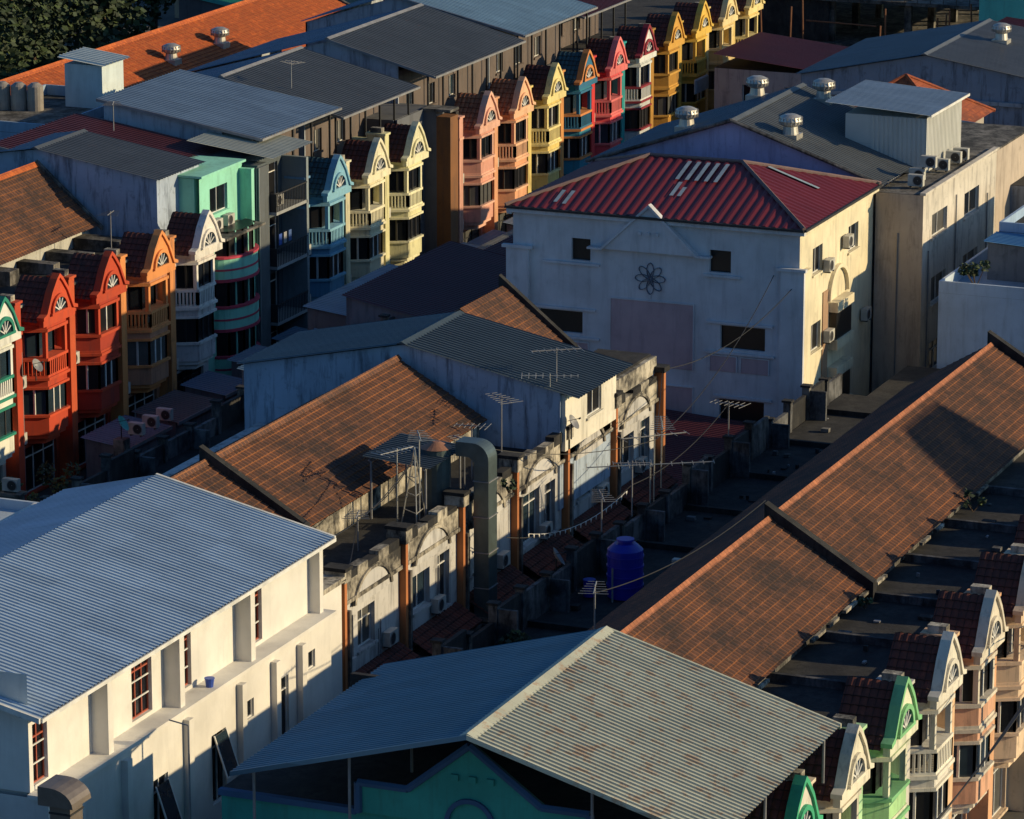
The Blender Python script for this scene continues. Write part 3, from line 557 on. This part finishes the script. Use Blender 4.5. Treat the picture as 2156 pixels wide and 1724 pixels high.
b.prism('verge_trim',MG,[(38.9,11.25),(38.9,11.4),(yr,zr+.06),(yr,zr-.1)],'x',110.5,110.6); b.prism('verge_trim',MBG,[(55.1,11.3),(55.1,11.45),(yr,zr+.06),(yr,zr-.1)],'x',110.5,110.6); b.prism('verge_trim',MG,[(38.9,11.25),(38.9,11.4),(yr,zr+.06),(yr,zr-.1)],'x',122.3,122.4)
for x in(111.2,116,121.8):
    for y in(39.3,43.2,51.3,54.6): 
        z=11.35+(zr-11.35)*(1-abs(y-yr)/8.1); b.cyl('posts',GRY,(x,y,9.5),(x,y,z-.05),.05,n=8)
for x in(111.2,116,121.8):
    for ye in(39,55): b.cyl('rafters',DK,(x,ye,11.25),(x,yr,zr-.15),.05,n=6)
b.done()
# ================================================================ CENTRE WHITE BUILDING
CW=stucco((.56,.57,.60),.25,'white_render'); BG=stucco((.46,.34,.36),.25); CY=stucco((.7,.62,.44),.4)
b=B('white_apartment_building')
ox=[(72.5,73.5,10.9,12,0),(65.2,66.3,10.9,12,0),(72.9,75.2,7.2,8.3,0),(63.4,65.7,7.15,8.3,0),(63.4,65.7,3.5,4.6,0),(72.9,75.2,3.5,4.6,0)]
b.wall('x',186,61.7,76.6,0,13.2,ox,CW,glass=GL[2])
oy=[(188,189.5,10.7,12,2),(193.6,195.2,10.7,12,2),(187.6,189.4,6.8,8.2,2),(187.6,189.4,3.4,4.8,2)]
b.wall('y',61.7,186,197.6,0,13.2,oy,CY); b.box('walls',CW,186.25,197.6,61.95,76.6,0,13.1)
b.box('cornice',CW,185.75,197.6,76.6,76.85,13.0,13.35); b.box('cornice',CW,185.7,185.997,61.4,76.85,13.1,13.4); b.box('cornice',CY,186,197.6,61.4,61.697,13.1,13.4)
b.box('roof_deck',CONC,186,197.6,61.7,76.6,13.2,13.3)
b.box('corner_pilaster',CW,185.8,185.997,75.7,76.9,0,11.3);b.box('corner_pilaster_cap',CW,185.7,185.997,75.5,77.1,11.3,11.45);b.box('corner_pilaster',CW,185.8,185.997,61.4,62.6,0,11.3);b.box('corner_pilaster_cap',CW,185.7,185.997,61.3,62.8,11.3,11.45);b.box('corner_pilaster',CY,186,187,61.4,61.697,0,11.3)
b.box('corner_pilaster',CW,186,187,76.6,76.9,0,11.3)
for y0,y1,z0,z1 in((67.1,71.4,5.9,9.15),(67.1,71.4,3.5,5.0),(64.85,66.2,6.0,6.75),(63.2,64.6,6.,6.75),(72.6,75.3,6.,6.75)): 
    b.box('panel',BG,185.96,185.997,y0,y1,z0,z1); b.box('panel_frame',CW,185.92,185.995,y0-.05,y0-.003,z0,z1);b.box('panel_frame',CW,185.92,185.995,y1+.003,y1+.05,z0,z1);b.box('panel_frame',CW,185.92,185.995,y0-.05,y1+.05,z1+.003,z1+.06)
for y0,y1,z in((72.2,76,8.45),(72,75.7,7.0),(63,66.4,8.45),(62.9,66.5,6.95),(63,66,4.75),(72,75,10.75),(64.7,66.6,10.75)): b.box('string_course',CW,185.87,185.997,y0,y1,z-.07,z+.04)
for s in(-1,1):
    pts=[(69.35,14.05),(69.35,13.88),(69.35+s*2.45,11.6),(69.35+s*3.2,11.6),(69.35+s*3.2,11.7),(69.35+s*2.5,11.7)]
    b.prism('pediment_moulding',CW,pts,'x',185.6,185.99)
b.prism('pediment_top',CW,[(68.4,13.1),(69.35,13.95),(70.3,13.1)],'x',185.71,186.1)
b.prism('pediment_face',CW,[(66.95,11.65),(69.35,13.87),(71.75,11.65)],'x',185.69,185.68+.2)
for y in(68.9,69.35,69.8): b.box('ornament',CW,185.6,185.687,y-.08,y+.08,12.5,12.66)
IR=stucco((.10,.12,.17),.1)
for a in range(8):
    t=a*math.pi/4; ct,st=math.cos(t),math.sin(t)
    b.ring('rosette',IR,lambda u,z,dd:(185.99-dd,69.35+(.42+u)*ct-z*.5*st,10.3+(.42+u)*st+z*.5*ct),.34,.38,0,2*math.pi,0.0,.06+.002*a,14)
b.ring('rosette',IR,lambda u,z,dd:(185.99-dd,69.35+u,10.3+z),.08,.13,0,2*math.pi,0,.08,12)
b.box('rosette_stem',CW,185.94,185.99,69.31,69.39,9.25,9.5)
for z in(3.6,6.9): 
    b.box('bay',CY,190.6,193.2,61.2,61.697,z-.5,z); b.box('bay_glass',GL[2],190.7,193.1,61.3,61.697,z+.001,z+1.4); b.box('bay',CY,190.6,193.2,61.2,61.697,z+1.401,z+1.9)
b.box('recess_panel',stucco((.35,.22,.14),.2),189.6,190.4,61.64,61.697,2,9.5); b.ring('arch',CY,lambda u,z,dd:(191.9+u,61.7-dd,8.9+z),1.4,1.6,0,math.pi,0,.2,14)
RR=metal((.14,.014,.02),.35,'red_corrugated',.5,(.06,.04,.04)); z0,z1=13.4,15.2; a,c,d,e=185.7,197.8,61.4,76.9; ym,yn=66.7,71.6; xm=191.8
def hip(axis):
    vs=[];fs=[];uv=[]
    if axis in 'fb':
        xe=a if axis=='f' else c; N=124
        for i in range(N+1):
            y=d+(e-d)*i/N; t=min(1,(y-d)/(ym-d),(e-y)/(e-yn)); hh=.05 if i%4 in(0,1) else 0
            vs+=[(xe,y,z0+hh),(xe+(xm-xe)*t,y,z0+(z1-z0)*t+hh)]; uv+=[(y,0),(y,6*t)]
    else:
        ye=d if axis=='r' else e; yr2=ym if axis=='r' else yn; N=96
        for i in range(N+1):
            x=a+(c-a)*i/N; t=min(1,(x-a)/(xm-a),(c-x)/(c-xm)); hh=.05 if i%4 in(0,1) else 0
            vs+=[(x,ye,z0+hh),(x,ye+(yr2-ye)*t,z0+(z1-z0)*t+hh)]; uv+=[(x,0),(x,6*t)]
    fs=[(2*i,2*i+2,2*i+3,2*i+1) for i in range(N)]
    b.add('hip_roof',RR,vs,fs,uv)
for s in 'fbrl': hip(s)
RC=stucco((.2,.13,.12),.4)
for p,q in(((a,d,z0),(xm,ym,z1)),((a,e,z0),(xm,yn,z1)),((c,d,z0),(xm,ym,z1)),((c,e,z0),(xm,yn,z1)),((xm,ym,z1),(xm,yn,z1))):
    b.cyl('hip_caps',RC,(p[0],p[1],p[2]+.06),(q[0],q[1],q[2]+.06),.1,n=6)
b.box('gutter',DK,a-.12,a,d,e,z0-.1,z0+.02); b.box('gutter',DK,a,c,d-.12,d,z0-.1,z0+.02)
TS=plain((.3,.37,.41),.4,'translucent_sheet')
for y,t0,t1 in((67.3,.62,.93),(67.8,.62,.93),(68.3,.62,.93),(68.8,.62,.93),(69.3,.62,.93),(69.0,.35,.58),(68.6,.35,.5),(74.0,.08,.3),(74.5,.1,.3)):
    p=lambda t,yy:(a+(xm-a)*t,yy,z0+(z1-z0)*t+.09); b.poly('skylight_sheets',TS,[p(t0,y-.1),p(t0,y+.1),p(t1,y+.1),p(t1,y-.1)])
p=lambda t,xx:(xx,d+(ym-d)*t,z0+(z1-z0)*t+.09); b.poly('skylight_sheets',TS,[p(.3,192.6),p(.3,192.85),p(.8,192.85),p(.8,192.6)])
b.done()
for x,z in((189.8,10.6),(192.8,11.2),(190,7),(196,6.8),(190,3.6)): aircon(x,61.6,z)
b=B('grey_roof_warehouse'); gable_x(b,metal((.10,.11,.115),.3),stucco((.36,.40,.60),.5,dark=(.08,.08,.14)),197.65,209.2,61.5,77.3,13.4,69.4,16.1,ov=.2,z0=13.3,mat2=metal((.06,.10,.145),.2)); b.box('walls',CW,198,209,61.9,77.1,0,13.3)
b.cyl('verge_caps',CONC,(197.6,61.4,13.45),(197.6,69.4,16.15),.1,n=6);b.cyl('verge_caps',CONC,(197.6,77.3,13.45),(197.6,69.4,16.15),.1,n=6); b.done()
for p in((199.5,66.8,15.2),(207.9,67.8,15.6),(201,73,14.9),(209,71.9,15.3)): vent(*p)
BE=stucco((.46,.38,.31),.6,'beige_render',(.06,.05,.05)); BE2=stucco((.58,.53,.46),.75,'beige_render',(.06,.05,.05))
b=B('beige_apartment_wing'); b.wall('y',59.1,197.7,211,0,13,[(199.3,202,10.5,11.7,2),(205.1,207.8,10.4,11.7,2),(199.4,202,7,8.4,2),(199.4,202,3.4,5,2),(205.1,207.8,7,8.4,2),(205.1,207.8,3.4,5,2)],BE2); b.wall('x',197.7,59.1,61.6,0,13,[],BE); b.box('walls',BE,197.93,211,59.33,61.6,0,12.95); b.box('flat_roof',CONC,197.702,211,59.102,61.6,12.96,13.02)
b.box('coping',BE2,197.6,211,58.95,59.25,13.021,13.15)
for x,zz in((198.6,10),(203.4,12),(204.2,8),(209.2,11)): b.cyl('pipes',GRY,(x,59.03,0),(x,59.03,zz),.04,n=5)
b.cyl('pipes',GRY,(197.65,60.4,0),(197.65,60.4,11),.035,n=5); b.done()
b=B('wing_rear_block'); b.box('walls',BE,209.3,218,59.12,75,0,12.9); b.box('roof',CONC,209.25,218,59.1,75,12.9,13.0); b.done()
b=B('white_metal_penthouse'); MW=metal((.56,.56,.53),.0)
b.sheet('cladding',MW,(203,60.6,16),(1,0,0),(0,0,-1),6.3,2.8,'corr',.25,.04); b.sheet('cladding',MW,(203,63.6,15.9),(0,-1,0),(0,0,-1),3,2.7,'corr',.25,.04); b.box('core',MW,203.05,209.3,60.7,65,13,15.9)
b.sheet('roof',metal((.33,.40,.46),.0),(202.6,66,16.5),(1,0,0),(0,-1,-.06),7,5.7,'corr',.3,.04); b.box('fascia',WHT,202.6,209.6,60.25,60.3,16.05,16.18); b.done()
for i,(x,y) in enumerate(((199.5,60.0),(201,60.4),(201,59.8),(204,60.0),(206.2,60),(207.2,59.9))): aircon(x,y,13.15+(.7 if i==2 else 0),'x')
def lowhouse(x0,x1,y0,y1,z,mat,dz=.6,name='low_metal_roof_house',wm=None,kind='corr'):
    b=B(name); wm=wm or stucco((.16,.165,.18),.7); b.box('walls',wm,x0+.31,x1-.2,y0+.2,y1-.2,0,z-.1); v=Vector((0,y0-y1,-dz)); b.sheet('roof',mat,(x0,y1,z+dz),(1,0,0),v,x1-x0,v.length,kind); b.box('fascia',GRY,x0,x1,y0-.06,y0,z-.15,z+.02)
    b.prism('end_wall',wm,[(y0+.2,0),(y1-.2,0),(y1-.2,z+dz-.1),(y0+.2,z)],'x',x0+.2,x0+.3); b.done()
MR2=metal((.085,.016,.02),.2,'maroon_corrugated')
lowhouse(173,185.5,60,70,3.4,MR2); lowhouse(173,185,71,78,4.2,MDK); lowhouse(172.5,178,59.5,63,3.0,MGB,.3)
lowhouse(186,200,78.2,86,6.6,MR2,1.4); lowhouse(192,203,86.5,91,5.2,MGB,.5); lowhouse(176,185,79,87,5.4,MBL,1); lowhouse(202,216,79,86,5.4,MR2,1.2); lowhouse(187.5,191.5,87,90,4.2,MBL,.5)
lowhouse(204,222,87,91,3.6,metal((.2,.2,.19),.3),.5)
for k in range(0,14):
    x0=174+5.4*k
    if R()<.8: lowhouse(x0,x0+ru(3,5),92,94.6,2.4+ru(-.2,.2),random.choice([MBL,MDK,MGB,MR2]),.3,'street_awning_stall')
for i in range(3): aircon(175.0+i*1.5,91.9,2.9,'x')
aircon(163,92.2,3.1,'x'); b=B('aircon_stand'); b.box('shelf',CONC,162.5,163.3,91.6,92.8,2.9,3.02); b.box('wall',CONC,162.6,163.2,91.7,92.7,0,2.9); b.done()
dish(173.8,92.2,2.9,-1.4,.42,plain((.05,.35,.3),.5,'teal_paint')); b=B('dish_plinth'); b.box('plinth',CONC,173.5,174.1,91.9,92.5,0,2.9); b.done()
dish(160,63.2,9.2,-1.5,.35); dish(170.5,95.0,6.3,-1.6,.35)
shrub(170.5,94,.4,1.2,260,'street_shrub'); shrub(166.5,94,.4,1.1,260,'street_shrub')
# ================================================================ right side
BW=stucco((.48,.57,.68),.3)
b=block('white_terrace_house',193,204,44,56.8,0,9.2,BW,top=stucco((.35,.42,.5),.2),par=.6); b.done()
b=block('blue_apartment_block',199,212,44,55.5,0,11.2,stucco((.3,.42,.6),.35),ops_x=[(51,53,9.2,10.4,2),(47,49,9.2,10.4,2)],par=.5); b.done()
lowhouse(196.5,199,48,55.6,10.8,metal((.10,.26,.46),.1),.4,'blue_awning'); shrub(193.3,55.0,9.5,.8,260)
b=B('blue_water_tank'); b.cyl('body',BT,(196,52.2,9.3),(196,52.2,10.6),.6,n=22); b.cyl('shoulder',BT,(196,52.2,10.6),(196,52.2,10.8),.6,.3,22); b.done()
b=block('dark_back_building',178,192,44,58,0,5.6,BLK); b.done()
b=block('concrete_house',214,230,56,66,0,10.5,stucco((.25,.29,.34),.8)); b.done()
b=B('concrete_gable_warehouse'); gable_x(b,metal((.12,.13,.14),.3),stucco((.22,.27,.34),1.),243.5,258,62,81,10.4,73,12.1,z0=0,mat2=metal((.07,.12,.16),.2))
for z in(3.5,6.8,9.2): b.box('ledge',stucco((.3,.34,.38),.9),243.6,243.78,62,81,z,z+.25)
b.done(); vent(252,70.5,11.8)
b=B('orange_pyramid_roof_house'); b.box('walls',stucco((.4,.35,.3),.6),226.3,233.7,66.3,73.7,0,10.8)
ap=(230,70,13.2); cs=[(225.8,65.8,10.7),(234.2,65.8,10.7),(234.2,74.2,10.7),(225.8,74.2,10.7)]
TO2=tile((.36,.085,.022),(.28,.06,.02),(.2,.04,.015),'orange_roof_tiles',.4)
for i in range(4): 
    q,r=cs[i],cs[(i+1)%4]; b.add('tiled_roof',TO2,[q,r,ap],[(0,1,2)],[(0,4.5),(8.4,4.5),(4.2,0)])
    b.cyl('hip_tiles',TO2,q,ap,.12,n=6)
b.done()
lowhouse(214,224,60,69,11.5,MBL,.8)
b=block('mint_house',287,300,68,82,0,9,stucco((.1,.5,.45),.3),ops_x=[(70+2.5*k,71.3+2.5*k,6,7.5,2) for k in range(4)],par=.5); b.done()
lowhouse(276,285,136,141,6.4,metal((.03,.3,.22),.1),.8)
for i,(x,y,s,z) in enumerate(((262,60,10,8),(275,72,9,7),(262,86,9,7),(300,48,14,10),(330,70,16,9),(268,120,12,9),(285,120,14,11),(306,142,18,12),(330,116,16,8),(360,90,20,9),(350,140,20,10),(385,120,20,9),(225,44,12,9),(245,41,10,10))):
    b=block('background_house',x,x+s,y,y+s*.8,0,z,stucco(random.choice([(.4,.4,.4),(.2,.4,.42),(.45,.36,.25),(.28,.33,.38)]),.6),ops_x=[(y+k,y+k+1.2,z-2.3,z-1,2) for k in range(1,int(s*.8)-2,3)]); 
    b.sheet('roof',random.choice([MBL,MDK,MR2]),(x-.3,y+s*.8,z+1),(1,0,0),(0,-1,-.1),s+.6,s*.85); b.done()
# construction site
b=B('construction_frame'); CF=CONC
for x in(296,302,308,314,320):
    for y in(84,90,96,102,108):
        b.box('columns',CF,x-.25,x+.25,y-.25,y+.25,0,8+ru(0,3)); 
        for k in range(4): b.cyl('rebar',DK,(x+ru(-.2,.2),y+ru(-.2,.2),8),(x+ru(-.3,.3),y+ru(-.3,.3),ru(11,13)),.04,n=4)
for z in(3.2,6.6): b.box('slab',CF,295,321,83,109,z,z+.25)
for y in range(83,109): b.cyl('safety_rails',DK,(294.9,y,6.8),(294.9,y,8),.03,n=4)
b.box('netting',BLK,295.3,295.35,96,108,3.5,6.6); b.done()
b=B('scaffold_poles'); RS=plain((.2,.08,.035),.8,'rusty_steel')
for i in range(60):
    x=ru(278,296);y=ru(80,108); b.cyl('poles',RS,(x,y,0),(x+ru(-.3,.3),y+ru(-.3,.3),ru(2,8)),.07,n=5)
for i in range(14):
    x=ru(284,296);y=ru(84,100);z=ru(2,6); b.cyl('ledgers',RS,(x,y,z),(x+ru(-1,1),y+ru(3,7),z),.06,n=5)
b.done()
b=B('building_debris')
for i in range(160):
    x=ru(268,296);y=ru(78,106);s=ru(.2,1.3); b.box('debris',random.choice([CONC,PAR,BLK,GRY]),x,x+s,y,y+s*ru(.3,1.6),.0,ru(.1,.8))
b.done()
lowhouse(284,294,84,92,2.8,metal((.4,.38,.34),.5),.4,'site_shed'); lowhouse(281,288,96,101,2.5,metal((.5,.48,.42),.4),.3,'site_shed')
# trees
for x,y,h,r in((249,141,17,1.7),(252,141.5,19,1.8),(255,141.5,17,1.6),(247,143,18,1.8),(258,142,16,1.5)): cypress(x,y,h,r)
for x,y,h,r in((262,146,15,5.5),(268,143,12,4.5),(274,147,14,5.5),(282,146,14,5.5),(290,142,12,5),(258,152,17,6),(270,155,17,6),(284,156,16,6),(282,132,11,4),(288,129,12,4.5),(298,138,13,5),(246,150,16,6)): tree(x,y,h,r)
# bottom-left neighbour with duct
b=block('neighbour_house',92,107.5,55,66,0,9.2,stucco((.3,.32,.36),.5)); b.done()
b=B('exhaust_hood'); SM=plain((.2,.165,.14),.45,'stainless',.4); b.box('stack',SM,105.6,106.4,58.1,58.8,9.2,11.5); pts=[(57.9,11.5)]+[(58.7-.8*math.cos(t),11.5+.6*math.sin(t)) for t in[i*math.pi/12 for i in range(1,7)]]+[(59.1,12.1),(59.1,11.5)]; b.prism('hood',SM,pts,'x',105.4,106.6)
for z in(9.9,10.6,11.2): b.box('bands',DK,105.57,106.43,58.07,58.83,z,z+.06)
b.done()
b=B('street_light_pole'); b.cyl('pole',GRY,(114.4,58.5,0),(114.4,58.5,11.3),.05,.03,8); b.cyl('arm',GRY,(114.4,58.5,11.3),(114.4,59.2,11.4),.025,n=6); b.done()
# added off-frame block, placed to cast the shadow across the brown roof
b=block('shadow_caster_block',178,183,-14,-5,0,28.0,stucco((.5,.5,.48),.3),ops_x=[(-12.5+3*i,-11+3*i,2+3.2*j,3.6+3.2*j,2) for i in range(3) for j in range(8)],par=.8); b.done()
# power lines
b=B('power_line')
for j in range(4):
    prev=None
    for i in range(25):
        t=i/24; x=100+80*t; p=(x,36.5-.3*j,7.2+.45*j+1.6*((2*((t*2)%1)-1)**2)) 
        if prev: b.cyl('cable',DK,prev,p,.025,n=4,cap=False)
        prev=p
for x in(100,140,180): b.cyl('pole',CONC,(x,36.1,0),(x,36.1,10),.16,.12,8); b.box('crossarm',CONC,x-.06,x+.06,35.2,37,9.1,9.25)
b.done()
# ground
m,nt,bs=newmat('ground'); tc=nd(nt,'ShaderNodeTexCoord').outputs['Object']
c=mix(nt,mrange(nt,noise(nt,tc,.15,8,.6),.4,.6),(.04,.04,.04),(.10,.09,.075)); nt.links.new(c,bs.inputs['Base Color']); bs.inputs['Roughness'].default_value=.95
b=B('ground'); b.poly('ground',m,[(-2000,-2000,0),(4000,-2000,0),(4000,4000,0),(-2000,4000,0)]); b.done()
ASP=plain((.05,.05,.052),.9,'asphalt')
for y0,y1 in((84,92),(59.2,62.3),(30,38)):
    b=B('road'); b.poly('road',ASP,[(60,y0,.004),(290,y0,.004),(290,y1,.004),(60,y1,.004)]); b.done()
    b=B('kerb'); b.box('kerb',CONC,60,185,y1,y1+.15,0,.13); b.done()
# ---------------------------------------------------------------- light
el=math.radians(17.5)
sx=Vector((.31*math.cos(el),-.95*math.cos(el),math.sin(el)))
L=bpy.data.lights.new('sun','SUN'); L.energy=5.0; L.angle=math.radians(.5); L.color=(1,.79,.46)
o=bpy.data.objects.new('sun',L); o.rotation_euler=sx.to_track_quat('Z','Y').to_euler(); COL.objects.link(o)
w=bpy.data.worlds.new('World'); bpy.context.scene.world=w; w.use_nodes=True; nt=w.node_tree
sk=nd(nt,'ShaderNodeTexSky',sky_type='NISHITA'); sk.sun_disc=False; sk.sun_elevation=el; sk.sun_rotation=math.atan2(sx.x,sx.y)
bgn=nt.nodes['Background']; nt.links.new(mix(nt,1.,sk.outputs[0],(.52,.92,1.38),'MULTIPLY'),bgn.inputs[0]); bgn.inputs[1].default_value=.082
# ---------------------------------------------------------------- camera
cam=bpy.data.cameras.new('camera'); cam.lens=146.3; cam.sensor_width=36; cam.clip_end=6000; cam.clip_start=1
o=bpy.data.objects.new('camera',cam); o.location=(0,0,55); o.rotation_euler=(math.radians(75.5),0,math.radians(-67.6)); COL.objects.link(o)
sc=bpy.context.scene; sc.camera=o
sc.view_settings.view_transform='Standard'; sc.view_settings.look='None'; sc.view_settings.exposure=0
